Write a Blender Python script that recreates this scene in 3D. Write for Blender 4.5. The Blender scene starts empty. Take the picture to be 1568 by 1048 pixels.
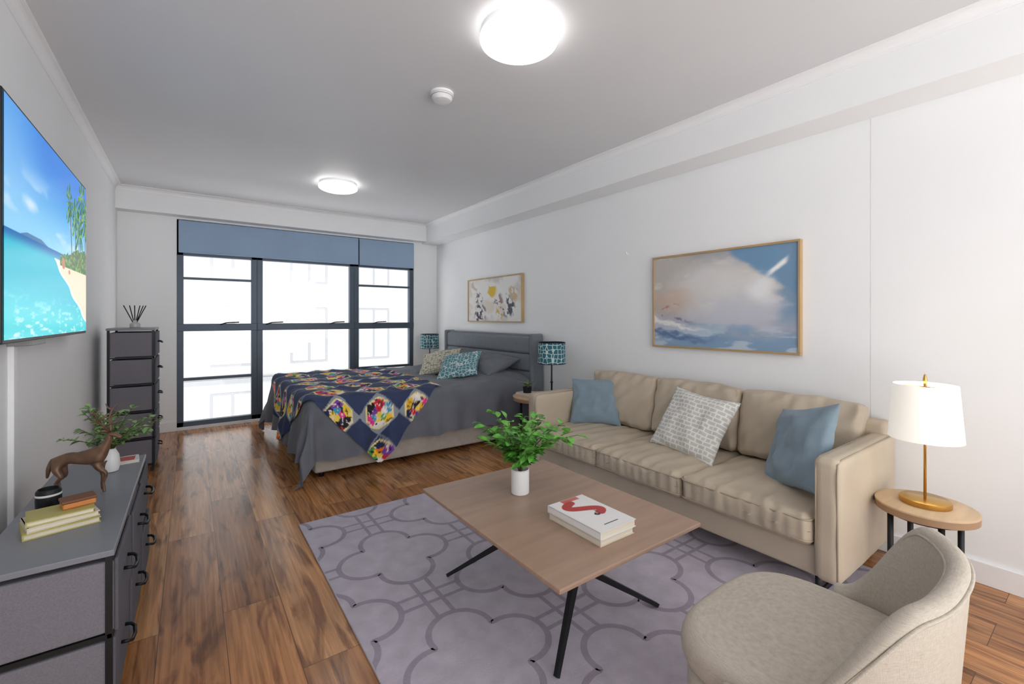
import bpy, bmesh, math, random
import numpy as np
from mathutils import Vector, Matrix, noise
random.seed(7)
scene = bpy.context.scene
COL = scene.collection
scene.view_settings.view_transform = 'Standard'

# ------------------------------------------------------------ helpers
def lin(c):
    c = np.array(c, dtype=float) / 255.0
    return np.where(c <= 0.04045, c / 12.92, ((c + 0.055) / 1.055) ** 2.4)

def L4(c):
    a = lin(c)
    return (float(a[0]), float(a[1]), float(a[2]), 1.0)

def newmat(name):
    m = bpy.data.materials.new(name)
    m.use_nodes = True
    nt = m.node_tree
    return m, nt, nt.nodes['Principled BSDF']

def M(name, rgb, rough=0.6, metal=0.0, var=0.06, vs=6.0, bump=0.0, bs=150.0, emit=0.0, sheen=0.0, stretch=(1, 1, 1), spec=None):
    m, nt, b = newmat(name)
    tc = nt.nodes.new('ShaderNodeTexCoord')
    mp = nt.nodes.new('ShaderNodeMapping')
    mp.inputs['Scale'].default_value = stretch
    nt.links.new(tc.outputs['Object'], mp.inputs['Vector'])
    n = nt.nodes.new('ShaderNodeTexNoise')
    n.inputs['Scale'].default_value = vs
    n.inputs['Detail'].default_value = 4
    nt.links.new(mp.outputs['Vector'], n.inputs['Vector'])
    r = nt.nodes.new('ShaderNodeValToRGB')
    base = lin(rgb)
    lo = np.clip(base * (1 - var * 2), 0, 1); hi = np.clip(base * (1 + var * 2), 0, 1)
    r.color_ramp.elements[0].color = (*[float(v) for v in lo], 1); r.color_ramp.elements[0].position = 0.3
    r.color_ramp.elements[1].color = (*[float(v) for v in hi], 1); r.color_ramp.elements[1].position = 0.7
    nt.links.new(n.outputs['Fac'], r.inputs['Fac'])
    nt.links.new(r.outputs['Color'], b.inputs['Base Color'])
    b.inputs['Roughness'].default_value = rough
    b.inputs['Metallic'].default_value = metal
    if spec is not None:
        b.inputs['Specular IOR Level'].default_value = spec
    if sheen:
        b.inputs['Sheen Weight'].default_value = sheen
    if emit:
        b.inputs['Emission Color'].default_value = L4(rgb)
        b.inputs['Emission Strength'].default_value = emit
    if bump:
        n2 = nt.nodes.new('ShaderNodeTexNoise')
        n2.inputs['Scale'].default_value = bs
        n2.inputs['Detail'].default_value = 3
        nt.links.new(mp.outputs['Vector'], n2.inputs['Vector'])
        bp = nt.nodes.new('ShaderNodeBump')
        bp.inputs['Strength'].default_value = bump
        bp.inputs['Distance'].default_value = 0.004
        nt.links.new(n2.outputs['Fac'], bp.inputs['Height'])
        nt.links.new(bp.outputs['Normal'], b.inputs['Normal'])
    return m

def group(name, loc):
    e = bpy.data.objects.new(name, None)
    e.location = loc
    e.empty_display_size = 0.1
    COL.objects.link(e)
    return e

def adopt(ob, par):
    if par is not None:
        ob.parent = par
        ob.matrix_parent_inverse = Matrix.Translation(-Vector(par.location))

def mesh(name, verts, faces, mat=None, par=None, smooth=False, mat_idx=None):
    me = bpy.data.meshes.new(name)
    me.from_pydata([tuple(v) for v in verts], [], faces)
    mats = mat if isinstance(mat, (list, tuple)) else [mat]
    for mm in mats:
        if mm: me.materials.append(mm)
    if mat_idx is not None:
        me.polygons.foreach_set('material_index', mat_idx)
    if smooth:
        me.polygons.foreach_set('use_smooth', [True] * len(me.polygons))
    me.update()
    ob = bpy.data.objects.new(name, me)
    COL.objects.link(ob)
    adopt(ob, par)
    return ob

def fixn(ob):
    bm = bmesh.new(); bm.from_mesh(ob.data)
    bmesh.ops.recalc_face_normals(bm, faces=bm.faces)
    bm.to_mesh(ob.data); bm.free()
    return ob

def box(name, x0, x1, y0, y1, z0, z1, mat, par=None, bevel=0.0, seg=2, rot=None):
    bm = bmesh.new()
    bmesh.ops.create_cube(bm, size=1)
    s = Matrix.Diagonal((x1 - x0, y1 - y0, z1 - z0, 1))
    bm.transform(s)
    if bevel:
        bmesh.ops.bevel(bm, geom=bm.edges[:], offset=bevel, segments=seg, affect='EDGES', profile=0.5)
    if rot is not None: bm.transform(rot)
    bm.transform(Matrix.Translation(((x0 + x1) / 2, (y0 + y1) / 2, (z0 + z1) / 2)))
    me = bpy.data.meshes.new(name)
    bm.to_mesh(me); bm.free()
    me.materials.append(mat)
    ob = bpy.data.objects.new(name, me); COL.objects.link(ob); adopt(ob, par)
    return ob

def lathe(name, prof, c, mat, par=None, seg=48, smooth=True, sx=1, sy=1):
    vs, fs = [], []
    n = len(prof)
    for (r, z) in prof:
        for k in range(seg):
            a = 2 * math.pi * k / seg
            vs.append((c[0] + sx * r * math.cos(a), c[1] + sy * r * math.sin(a), c[2] + z))
    for i in range(n - 1):
        for k in range(seg):
            k2 = (k + 1) % seg
            fs.append((i * seg + k, i * seg + k2, (i + 1) * seg + k2, (i + 1) * seg + k))
    if prof[0][0] > 1e-5: fs.append(tuple(reversed(range(seg))))
    if prof[-1][0] > 1e-5: fs.append(tuple((n - 1) * seg + k for k in range(seg)))
    ob = mesh(name, vs, fs, mat, par, smooth)
    if smooth:
        md = ob.modifiers.new('es', 'EDGE_SPLIT'); md.split_angle = math.radians(40)
    return ob

def tubegeo(pts, r, seg=8, closed=False):
    pts = [Vector(p) for p in pts]; n = len(pts)
    rr = r if isinstance(r, (list, tuple)) else [r] * n
    vs, fs = [], []
    up = None
    for i, p in enumerate(pts):
        if closed: t = pts[(i + 1) % n] - pts[i - 1]
        elif i == 0: t = pts[1] - p
        elif i == n - 1: t = p - pts[i - 1]
        else: t = pts[i + 1] - pts[i - 1]
        t.normalize()
        if up is None:
            up = t.orthogonal().normalized()
        else:
            up = (up - t * up.dot(t))
            if up.length < 1e-6: up = t.orthogonal()
            up.normalize()
        s = t.cross(up)
        for k in range(seg):
            a = 2 * math.pi * k / seg
            vs.append(p + (up * math.cos(a) + s * math.sin(a)) * rr[i])
    m = n if closed else n - 1
    for i in range(m):
        for k in range(seg):
            k2 = (k + 1) % seg; j = (i + 1) % n
            fs.append((i * seg + k, i * seg + k2, j * seg + k2, j * seg + k))
    if not closed:
        fs.append(tuple(reversed(range(seg))))
        fs.append(tuple((n - 1) * seg + k for k in range(seg)))
    return vs, fs

def tube(name, pts, r, mat, par=None, seg=10, closed=False):
    vs, fs = tubegeo(pts, r, seg, closed)
    return mesh(name, vs, fs, mat, par, True)

def samples(h, r, n):
    k = 4
    a = [-h + r * i / k for i in range(k)]
    m = [-(h - r) + 2 * (h - r) * i / n for i in range(n + 1)]
    return a + m + [-x for x in reversed(a)]

def rbox(name, c, s, r, mat, par=None, bulge=(0, 0, 0), n=8, wr=0.0, ws=6.0, rot=None, fn=None):
    h = [s[0] / 2, s[1] / 2, s[2] / 2]
    r = min(r, min(h) * 0.98)
    S = [samples(h[i], r, n) for i in range(3)]
    N = [len(q) for q in S]
    idx = {}; vs = []; fs = []
    def vid(i, j, k):
        key = (i, j, k)
        if key in idx: return idx[key]
        p = Vector((S[0][i], S[1][j], S[2][k]))
        inn = Vector([max(-(h[q] - r), min(h[q] - r, p[q])) for q in range(3)])
        d = p - inn
        if d.length > 1e-9: d = d.normalized() * r
        q = inn + d
        a, b, cc = p.x / h[0], p.y / h[1], p.z / h[2]
        q.x += bulge[0] * a * (1 - b * b) * (1 - cc * cc)
        q.y += bulge[1] * b * (1 - a * a) * (1 - cc * cc)
        q.z += bulge[2] * cc * (1 - a * a) * (1 - b * b)
        if wr:
            w = noise.noise_vector((q + Vector(c)) * ws) * wr
            q += w
        if fn: q = fn(q, a, b, cc)
        idx[key] = len(vs); vs.append(q)
        return idx[key]
    for ax in range(3):
        u, v = [(1, 2), (2, 0), (0, 1)][ax]
        for side in (0, N[ax] - 1):
            for i in range(N[u] - 1):
                for j in range(N[v] - 1):
                    q = []
                    for (di, dj) in ((0, 0), (1, 0), (1, 1), (0, 1)):
                        t = [0, 0, 0]; t[ax] = side; t[u] = i + di; t[v] = j + dj
                        q.append(vid(*t))
                    if side == 0: q.reverse()
                    fs.append(tuple(q))
    T = Matrix.Translation(Vector(c))
    if rot is not None: T = T @ rot
    vs = [T @ v for v in vs]
    return mesh(name, vs, fs, mat, par, True)

def frame(c, normal, roll=0.0):
    n = Vector(normal).normalized()
    up = Vector((0, 0, 1))
    x = up.cross(n)
    if x.length < 1e-4: x = Vector((1, 0, 0))
    x.normalize(); y = n.cross(x)
    R = Matrix((x, y, n)).transposed().to_4x4()
    return Matrix.Translation(Vector(c)) @ R @ Matrix.Rotation(roll, 4, 'Z')

def pillow(name, mtx, w, h, t, mat, seed=0, n=30, par=None):
    vs, fs = [], []
    for sgn in (1, -1):
        for j in range(n + 1):
            for i in range(n + 1):
                u = math.sin(math.pi / 2 * (-1 + 2 * i / n)); v = math.sin(math.pi / 2 * (-1 + 2 * j / n))
                x = u * w / 2 * (1 - 0.09 * (1 - v * v) * abs(u))
                y = v * h / 2 * (1 - 0.09 * (1 - u * u) * abs(v))
                e = max(0.0, (1 - u * u) * (1 - v * v))
                z = sgn * (t / 2 * e ** 0.42)
                q = noise.noise(Vector((u * 2.2 + seed, v * 2.2, sgn))) * 0.032 * e ** 0.5
                q += noise.noise(Vector((u * 5 + seed, v * 4, sgn + 3))) * 0.016 * e ** 0.5
                vs.append(Vector((x, y, z + q)))
    N = n + 1
    for s in range(2):
        o = s * N * N
        for j in range(n):
            for i in range(n):
                q = (o + j * N + i, o + j * N + i + 1, o + (j + 1) * N + i + 1, o + (j + 1) * N + i)
                fs.append(q if s == 0 else tuple(reversed(q)))
    ob = mesh(name, vs, fs, mat, None, True)
    bm = bmesh.new(); bm.from_mesh(ob.data)
    bmesh.ops.remove_doubles(bm, verts=bm.verts, dist=0.0004)
    bm.to_mesh(ob.data); bm.free()
    if par:
        ob.data.transform(mtx); adopt(ob, par)
    else:
        ob.matrix_world = mtx
    return ob

def vnoise(x, y, seed):
    rs = np.random.RandomState(seed)
    T = rs.rand(64, 64)
    xi = np.floor(x).astype(int); yi = np.floor(y).astype(int)
    xf = x - xi; yf = y - yi
    xf = xf * xf * (3 - 2 * xf); yf = yf * yf * (3 - 2 * yf)
    a = T[xi % 64, yi % 64]; b = T[(xi + 1) % 64, yi % 64]
    c = T[xi % 64, (yi + 1) % 64]; d = T[(xi + 1) % 64, (yi + 1) % 64]
    return (a * (1 - xf) + b * xf) * (1 - yf) + (c * (1 - xf) + d * xf) * yf

def fbm(x, y, seed, o=4):
    s = 0; a = 0.5; t = 0
    for k in range(o):
        s = s + a * vnoise(x * 2 ** k + 7.3 * k, y * 2 ** k + 3.1 * k, seed + k); t += a; a *= 0.5
    return s / t

def sm(a, b, x):
    t = np.clip((x - a) / (b - a), 0, 1); return t * t * (3 - 2 * t)

def mixc(c, col, m):
    return c * (1 - m[..., None]) + np.array(col, dtype=float) * m[..., None]

def attr_mat(name, rough=0.8, emit=0.0, bump=0.0, bs=300, spec=0.5):
    m, nt, b = newmat(name)
    a = nt.nodes.new('ShaderNodeAttribute'); a.attribute_name = 'Col'
    b.inputs['Roughness'].default_value = rough
    b.inputs['Specular IOR Level'].default_value = spec
    if emit:
        b.inputs['Base Color'].default_value = (0.01, 0.01, 0.01, 1)
        nt.links.new(a.outputs['Color'], b.inputs['Emission Color'])
        b.inputs['Emission Strength'].default_value = emit
    else:
        nt.links.new(a.outputs['Color'], b.inputs['Base Color'])
    if bump:
        tc = nt.nodes.new('ShaderNodeTexCoord')
        n2 = nt.nodes.new('ShaderNodeTexNoise'); n2.inputs['Scale'].default_value = bs
        nt.links.new(tc.outputs['Object'], n2.inputs['Vector'])
        bp = nt.nodes.new('ShaderNodeBump'); bp.inputs['Strength'].default_value = bump
        bp.inputs['Distance'].default_value = 0.004
        nt.links.new(n2.outputs['Fac'], bp.inputs['Height'])
        nt.links.new(bp.outputs['Normal'], b.inputs['Normal'])
    return m

def set_col(ob, rgb255):
    l = lin(np.clip(rgb255, 0, 255))
    c = np.ones((l.shape[0], 4), dtype=np.float32); c[:, :3] = l
    a = ob.data.color_attributes.new('Col', 'FLOAT_COLOR', 'POINT')
    a.data.foreach_set('color', c.ravel())

def panel(name, o, uv, vv, w, h, nx, ny, func, mat, par):
    U, V = np.meshgrid(np.linspace(0, 1, nx), np.linspace(0, 1, ny))
    P = np.array(o)[None, None] + U[..., None] * w * np.array(uv) + V[..., None] * h * np.array(vv)
    vs = P.reshape(-1, 3).tolist()
    fs = [(j * nx + i, j * nx + i + 1, (j + 1) * nx + i + 1, (j + 1) * nx + i) for j in range(ny - 1) for i in range(nx - 1)]
    ob = mesh(name, vs, fs, mat, par)
    set_col(ob, func(U, V).reshape(-1, 3))
    return ob

# ------------------------------------------------------------ dims
XL, XR, YB, YF, ZC = -0.60, 2.90, 5.90, -1.8, 2.50
XB, YBK, ZS = 2.67, 5.75, 2.25

wallm = M('wall_paint', (242, 243, 244), 0.75, var=0.006, vs=2, bump=0.05, bs=120)
ceilm = M('ceiling_paint', (220, 220, 222), 0.48, var=0.006, vs=2)
trimm = M('trim_paint', (243, 243, 244), 0.45, var=0.006)
framem = M('window_frame_metal', (76, 87, 100), 0.4, 0.3, var=0.03)
black = M('black_metal', (34, 35, 38), 0.42, 0.5, var=0.03)

def floor_mat():
    m, nt, b = newmat('wood_planks')
    N = nt.nodes.new; Lk = nt.links.new
    tc = N('ShaderNodeTexCoord')
    mp = N('ShaderNodeMapping'); mp.inputs['Rotation'].default_value = (0, 0, math.radians(90))
    mp.inputs['Location'].default_value = (0.3, -0.105, 0)
    Lk(tc.outputs['Object'], mp.inputs['Vector'])
    br = N('ShaderNodeTexBrick')
    br.offset = 0.37; br.inputs['Scale'].default_value = 1
    br.inputs['Brick Width'].default_value = 1.35; br.inputs['Row Height'].default_value = 0.205
    br.inputs['Mortar Size'].default_value = 0.0012; br.inputs['Mortar Smooth'].default_value = 0.1
    br.inputs['Color1'].default_value = (0, 0, 0, 1); br.inputs['Color2'].default_value = (1, 1, 1, 1)
    br.inputs['Mortar'].default_value = (0.5, 0.5, 0.5, 1)
    Lk(mp.outputs['Vector'], br.inputs['Vector'])
    ramp = N('ShaderNodeValToRGB'); e = ramp.color_ramp.elements
    e[0].color = L4((164, 114, 74)); e[1].color = L4((206, 158, 112))
    k = e.new(0.35); k.color = L4((190, 138, 92)); k = e.new(0.7); k.color = L4((174, 124, 82))
    Lk(br.outputs['Color'], ramp.inputs['Fac'])
    off = N('ShaderNodeVectorMath'); off.operation = 'MULTIPLY'; off.inputs[1].default_value = (7, 13, 0)
    Lk(br.outputs['Color'], off.inputs[0])
    add = N('ShaderNodeVectorMath'); add.operation = 'ADD'
    Lk(tc.outputs['Object'], add.inputs[0]); Lk(off.outputs[0], add.inputs[1])
    def grain(sc, scale, det, dist, lo, hi, c0, c1):
        q = N('ShaderNodeMapping'); q.inputs['Scale'].default_value = sc
        Lk(add.outputs[0], q.inputs['Vector'])
        n = N('ShaderNodeTexNoise'); n.inputs['Scale'].default_value = scale
        n.inputs['Detail'].default_value = det; n.inputs['Distortion'].default_value = dist
        Lk(q.outputs['Vector'], n.inputs['Vector'])
        r = N('ShaderNodeValToRGB'); r.color_ramp.elements[0].position = lo; r.color_ramp.elements[1].position = hi
        r.color_ramp.elements[0].color = c0; r.color_ramp.elements[1].color = c1
        Lk(n.outputs['Fac'], r.inputs['Fac'])
        return r
    g1 = grain((7, 0.9, 1), 1.6, 7, 2.2, 0.33, 0.50, (0.45, 0.38, 0.33, 1), (1.03, 1.02, 1.0, 1))
    g2 = grain((48, 1.4, 1), 1.5, 6, 0.8, 0.34, 0.64, (0.70, 0.64, 0.58, 1), (1.16, 1.16, 1.16, 1))
    g3 = grain((3.2, 0.7, 1), 1.5, 3, 1.2, 0.4, 0.7, (0.84, 0.82, 0.8, 1), (1.22, 1.14, 1.02, 1))
    cur = ramp.outputs['Color']
    for g in (g1, g2, g3):
        mx = N('ShaderNodeMix'); mx.data_type = 'RGBA'; mx.blend_type = 'MULTIPLY'; mx.inputs['Factor'].default_value = 1
        Lk(cur, mx.inputs[6]); Lk(g.outputs['Color'], mx.inputs[7]); cur = mx.outputs[2]
    mx = N('ShaderNodeMix'); mx.data_type = 'RGBA'
    Lk(br.outputs['Fac'], mx.inputs['Factor']); Lk(cur, mx.inputs[6]); mx.inputs[7].default_value = L4((80, 54, 38))
    Lk(mx.outputs[2], b.inputs['Base Color'])
    b.inputs['Roughness'].default_value = 0.22
    b.inputs['Specular IOR Level'].default_value = 0.5
    return m

# ------------------------------------------------------------ room shell
box('floor', XL - 0.15, XR + 0.15, YF, YB + 0.15, -0.1, 0, floor_mat())
box('ceiling', XL - 0.15, XR + 0.15, YF, YB + 0.15, ZC, ZC + 0.1, ceilm)
box('wall_left', XL - 0.15, XL, YF, YB + 0.15, 0, ZC, wallm)
box('wall_right', XR, XR + 0.15, YF, YB + 0.15, 0, ZC, wallm)
WX0, WX1, WZ0, WZ1 = -0.126, 2.55, 0.03, 2.25
wb = group('wall_back', (1.1, YB, 1.2))
box('pier_left', XL, WX0, YB, YB + 0.15, 0, ZC, wallm, wb)
box('pier_right', WX1, XR, YB, YB + 0.15, 0, ZC, wallm, wb)
box('lintel', WX0, WX1, YB, YB + 0.15, WZ1, ZC, wallm, wb)
box('sill', WX0, WX1, YB, YB + 0.15, 0, WZ0, wallm, wb)
box('trim_1', XB, XR, YF, YB, ZS, ZC, wallm)
box('trim_2', XL, XB, YBK, YB, ZS + 0.02, ZC, wallm)
def cornice(name, a, b, inward):
    a = Vector(a); b = Vector(b); n = Vector(inward)
    prof = [(0, -0.085), (0.008, -0.085), (0.010, -0.072)]
    for k in range(7):
        t = math.pi / 2 * k / 6
        prof.append((0.010 + 0.058 * (1 - math.cos(t)), -0.070 + 0.058 * math.sin(t)))
    prof += [(0.082, -0.010), (0.082, 0), (0, 0)]
    prof = [(u * 0.6, v * 0.6) for (u, v) in prof]
    vs = [p + n * u + Vector((0, 0, v)) for p in (a, b) for (u, v) in prof]
    k = len(prof)
    fs = [(i, (i + 1) % k, k + (i + 1) % k, k + i) for i in range(k)] + [tuple(range(k)), tuple(range(k, 2 * k))]
    fixn(mesh(name, vs, fs, trimm))
cornice('trim_3', (XL, YF, ZC), (XL, YBK, ZC), (1, 0, 0))
cornice('trim_4', (XL, YBK, ZC), (XB, YBK, ZC), (0, -1, 0))
cornice('trim_5', (XB, YF, ZC), (XB, YBK, ZC), (-1, 0, 0))
box('baseboard_left', XL, XL + 0.015, YF, YB, 0, 0.1, trimm, bevel=0.003)
box('baseboard_right', XR - 0.015, XR, YF, YB, 0, 0.1, trimm, bevel=0.003)
box('baseboard_back', XL + 0.015, WX0, YB - 0.015, YB, 0, 0.1, trimm, bevel=0.003)
seamm = M('seam_shadow', (218, 219, 220), 0.8)
box('trim_6', XR - 0.0005, XR, 0.7885, 0.7915, 0.1, ZS, seamm)

# ------------------------------------------------------------ windows
def glass_mat():
    m = bpy.data.materials.new('window_glass'); m.use_nodes = True
    nt = m.node_tree; nt.nodes.clear()
    o = nt.nodes.new('ShaderNodeOutputMaterial'); t = nt.nodes.new('ShaderNodeBsdfTransparent')
    g = nt.nodes.new('ShaderNodeBsdfGlossy'); g.inputs['Roughness'].default_value = 0.02
    mx = nt.nodes.new('ShaderNodeMixShader'); mx.inputs[0].default_value = 0.05
    nt.links.new(t.outputs[0], mx.inputs[1]); nt.links.new(g.outputs[0], mx.inputs[2]); nt.links.new(mx.outputs[0], o.inputs[0])
    return m
glass = glass_mat()
y0, y1 = YB + 0.02, YB + 0.09
panes = [(-0.126, 0.62), (0.62, 1.73), (1.73, 2.55)]
for i, (a, b) in enumerate(panes):
    w = group('window_%d' % (i + 1), ((a + b) / 2, YB + 0.05, 1.2))
    f = 0.058
    box('jamb_l', a, a + f, y0, y1, WZ0, WZ1, framem, w, 0.003)
    box('jamb_r', b - f, b, y0, y1, WZ0, WZ1, framem, w, 0.003)
    box('head', a, b, y0, y1, 1.87, WZ1, framem, w, 0.003)
    box('bottom_rail', a, b, y0, y1, WZ0, WZ0 + 0.05, framem, w, 0.003)
    box('transom', a, b, y0 - 0.01, y1, 1.055, 1.135, framem, w, 0.004)
    if i != 1:
        box('glazing_bar_1', a + f, b - f, y0 + 0.01, y1 - 0.01, 1.615, 1.64, framem, w)
        box('glazing_bar_2', a + f, b - f, y0 + 0.01, y1 - 0.01, 0.52, 0.55, framem, w)
    box('pane', a + f, b - f, y0 + 0.03, y0 + 0.036, WZ0 + 0.05, 1.88, glass, w)
    for s in ((b - 0.3,) if i == 0 else (a + 0.15, b - 0.25) if i == 1 else (a + 0.3,)):
        tube('stay', [(s - 0.06, y0 - 0.02, 1.125), (s, y0 - 0.03, 1.145), (s + 0.12, y0 - 0.015, 1.15)], 0.007, black, w, 6)
blindm = M('blind_fabric', (152, 175, 202), 0.75, var=0.02, vs=3, bump=0.1, bs=400)
for k, (a, b) in enumerate([(-0.11, 1.77), (1.785, 2.54)]):
    g = group('roller_blind', ((a + b) / 2, YB - 0.01, 2.08))
    box('fabric', a, b, YB - 0.020, YB - 0.016, 1.90, 2.235, blindm, g)
    box('bottom_bar', a, b, YB - 0.025, YB - 0.010, 1.895, 1.915, blindm, g, 0.003)
    tube('roller', [(a, YB + 0.0, 2.225), (b, YB + 0.0, 2.225)], 0.02, blindm, g, 14)

# outside building: pale rendered facade with window reveals
fac = M('pale_render', (158, 159, 160), 0.9, var=0.01)
facd = M('pale_trim', (137, 139, 142), 0.9, var=0.01)
g = group('neighbour_building', (3, 14, 2))
box('facade', -8, 18, 14.0, 14.4, -8, 14, fac, g)
for ix in range(13):
    x = -7.2 + ix * 1.9
    for iz in range(9):
        z = -7 + iz * 2.3
        vs = []; fs = []
        W, Hh, t = 1.0, 1.6, 0.05
        rects = [(0, W, 0, t), (0, W, Hh - t, Hh), (0, t, t, Hh - t), (W - t, W, t, Hh - t), (W / 2 - t / 2, W / 2 + t / 2, t, Hh - t)]
        for (a, b, c, d) in rects:
            o = len(vs)
            vs += [(x + a, 13.99, z + c), (x + b, 13.99, z + c), (x + b, 13.99, z + d), (x + a, 13.99, z + d)]
            fs.append((o, o + 1, o + 2, o + 3))
        mesh('win_trim', vs, fs, facd, g)
for iz in range(5):
    box('string_course', -8, 18, 13.93, 14.0, -5.15 + iz * 4.6, -5.03 + iz * 4.6, facd, g)

# ------------------------------------------------------------ ceiling lights, smoke detector
def emis(name, rgb, s):
    m, nt, b = newmat(name)
    b.inputs['Base Color'].default_value = L4(rgb)
    b.inputs['Emission Color'].default_value = L4(rgb); b.inputs['Emission Strength'].default_value = s
    return m
dome = emis('lamp_diffuser', (255, 253, 250), 5.5)
for (x, y) in ((1.205, 1.615), (1.15, 4.46)):
    g = group('ceiling_light', (x, y, ZC - 0.05))
    lathe('base_ring', [(0.155, 0), (0.155, -0.022), (0.17, -0.024), (0.17, -0.0)], (x, y, ZC), trimm, g)
    pr = [(0.170, -0.022), (0.176, -0.03), (0.177, -0.045)]
    for k in range(1, 9):
        t = math.pi / 2 * k / 8
        pr.append((0.177 * math.cos(t) if k < 8 else 0.0001, -0.045 - 0.040 * math.sin(t)))
    lathe('diffuser', [(0.01, -0.022)] + pr, (x, y, ZC), dome, g, 64)
g = group('smoke_detector', (1.176, 2.32, ZC - 0.02))
lathe('base', [(0.066, 0), (0.066, -0.012), (0.062, -0.014)], (1.176, 2.32, ZC), trimm, g)
lathe('sensor_body', [(0.058, -0.014), (0.06, -0.03), (0.05, -0.045), (0.03, -0.05), (0.0001, -0.05)], (1.176, 2.32, ZC), M('detector_plastic', (235, 235, 235), 0.5), g)
lathe('slots', [(0.052, -0.0145), (0.061, -0.022), (0.052, -0.029)], (1.176, 2.32, ZC), M('detector_slot', (120, 120, 120), 0.6), g)

# ------------------------------------------------------------ television
bx = -0.51
TY0, TY1, TZ0, TZ1 = 2.195, 3.65, 1.11, 1.975
g = group('television', (bx, 2.92, 1.54))
box('body', bx - 0.035, bx - 0.002, TY0, TY1, TZ0, TZ1, black, g, 0.004)
box('mount_plate', XL, bx - 0.03, 2.7, 3.1, 1.35, 1.75, black, g)
box('soundbar_bracket', XL, bx - 0.02, 2.62, 2.85, 1.085, 1.125, M('bracket_grey', (150, 150, 150), 0.4), g, 0.004)
def beach(U, V):
    c = np.zeros(U.shape + (3,)); c[:] = (34, 128, 224)
    c = mixc(c, (150, 216, 252), sm(0.95, 0.48, V))
    cl = sm(0.58, 0.76, fbm(U * 4 + 2, V * 8, 3)) * sm(0.46, 0.56, V) * sm(0.85, 0.6, V)
    c = mixc(c, (250, 252, 255), cl * 0.7)
    cl = sm(0.09, 0.02, np.hypot((U - 0.22) * 0.9, (V - 0.62) * 1.8) + 0.08 * (fbm(U * 14, V * 14, 6) - 0.5)); c = mixc(c, (245, 250, 255), cl * 0.8)
    sun = sm(0.5, 0.0, np.hypot((U - 0.0) * 1.2, V - 0.85)); c = mixc(c, (150, 205, 250), sun * 0.55)
    hz = 0.46
    sea = V < hz
    s = np.zeros_like(c); s[:] = (10, 108, 180)
    s = mixc(s, (16, 190, 214), sm(hz, 0.40, V)); s = mixc(s, (70, 220, 228), sm(0.30, 0.08, V + 0.08 * U))
    rip = fbm(U * 22, V * 60, 9); s = mixc(s, (225, 250, 248), sm(0.5, 0.75, rip) * sm(0.26, 0.03, V) * 0.9)
    c = np.where(sea[..., None], s, c)
    hill = (V < hz + 0.022 * sm(0.10, 0.2, U) * sm(0.42, 0.3, U)) & (V >= hz)
    c[hill] = (84, 132, 178)
    edge = 0.50 + (0.40 - V) * 1.5 + 0.015 * np.sin(V * 50)
    sh = (V < 0.42) & (U > edge)
    c = np.where(sh[..., None], np.array((246, 228, 200.)), c)
    foam = (np.abs(U - edge) < 0.015) & (V < 0.42)
    c[foam] = (250, 252, 250)
    bush = (U > 0.55) & (V > 0.39) & (V < 0.43 + 0.09 * sm(0.55, 0.95, U) + 0.05 * fbm(U * 30, V * 20, 5))
    bc = mixc(np.zeros_like(c) + np.array((40, 100, 50.)), (120, 165, 60), sm(0.4, 0.7, fbm(U * 60, V * 60, 8)))
    c = np.where(bush[..., None], bc, c)
    rock = np.hypot((U - 0.60) * 1.6, (V - 0.41) * 1.2) < 0.04; c[rock] = (188, 124, 84)
    rock = np.hypot((U - 0.69) * 1.6, (V - 0.37) * 1.8) < 0.025; c[rock] = (200, 150, 105)
    for (px, pz, R, lean) in ((0.70, 0.80, 0.13, -0.05), (0.80, 0.74, 0.13, 0.02), (0.91, 0.90, 0.18, 0.03), (0.86, 0.66, 0.13, 0.0), (0.98, 0.76, .17, 0)):
        tr = (np.abs(U - (px - lean * (pz - V) * 2)) < 0.006) & (V < pz) & (V > 0.42); c[tr] = (110, 96, 60)
        dx = (U - px) * 1.68; dz = V - pz + 1.6 * dx * dx / R * 0.4; ang = np.arctan2(dz, dx); rr = np.hypot(dx, dz)
        fr = (np.cos(ang * 9 + rr * 20 + px * 30) > -0.3) & (rr < R * (0.8 + 0.2 * np.cos(ang * 3 + px * 9)))
        col = mixc(np.zeros_like(c) + np.array((30, 104, 40.)), (140, 186, 60), sm(0.4, 0.7, fbm(U * 50, V * 50, 12)))
        c = np.where(fr[..., None], col, c)
    return c
panel('screen', (bx, TY0 + 0.012, TZ0 + 0.014), (0, 1, 0), (0, 0, 1), TY1 - TY0 - 0.024, TZ1 - TZ0 - 0.026, 420, 260, beach, attr_mat('tv_screen', 0.25, 0.95, spec=0.2), g)
box('trim_7', XL, XL + 0.02, 2.63, 2.67, 0.10, 1.085, trimm, None, 0.003)

# ------------------------------------------------------------ paintings
goldf = M('oak_frame', (186, 156, 114), 0.4, 0.15, var=0.05)
pm = attr_mat('canvas_paint', 0.85, bump=0.3, bs=120)
def picture(Y0, Y1, Z0, Z1, func, nx, ny):
    g = group('framed_painting', (XR - 0.02, (Y0 + Y1) / 2, (Z0 + Z1) / 2))
    f = 0.014; x0 = XR - 0.035
    box('frame_top', x0, XR, Y0, Y1, Z1 - f, Z1, goldf, g, 0.002); box('frame_bottom', x0, XR, Y0, Y1, Z0, Z0 + f, goldf, g, 0.002)
    box('frame_l', x0, XR, Y0, Y0 + f, Z0 + f, Z1 - f, goldf, g, 0.002); box('frame_r', x0, XR, Y1 - f, Y1, Z0 + f, Z1 - f, goldf, g, 0.002)
    box('backing', XR - 0.02, XR, Y0 + f, Y1 - f, Z0 + f, Z1 - f, goldf, g)
    panel('canvas', (XR - 0.025, Y1 - f, Z0 + f), (0, -1, 0), (0, 0, 1), Y1 - Y0 - 2 * f, Z1 - Z0 - 2 * f, nx, ny, func, pm, g)
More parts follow.
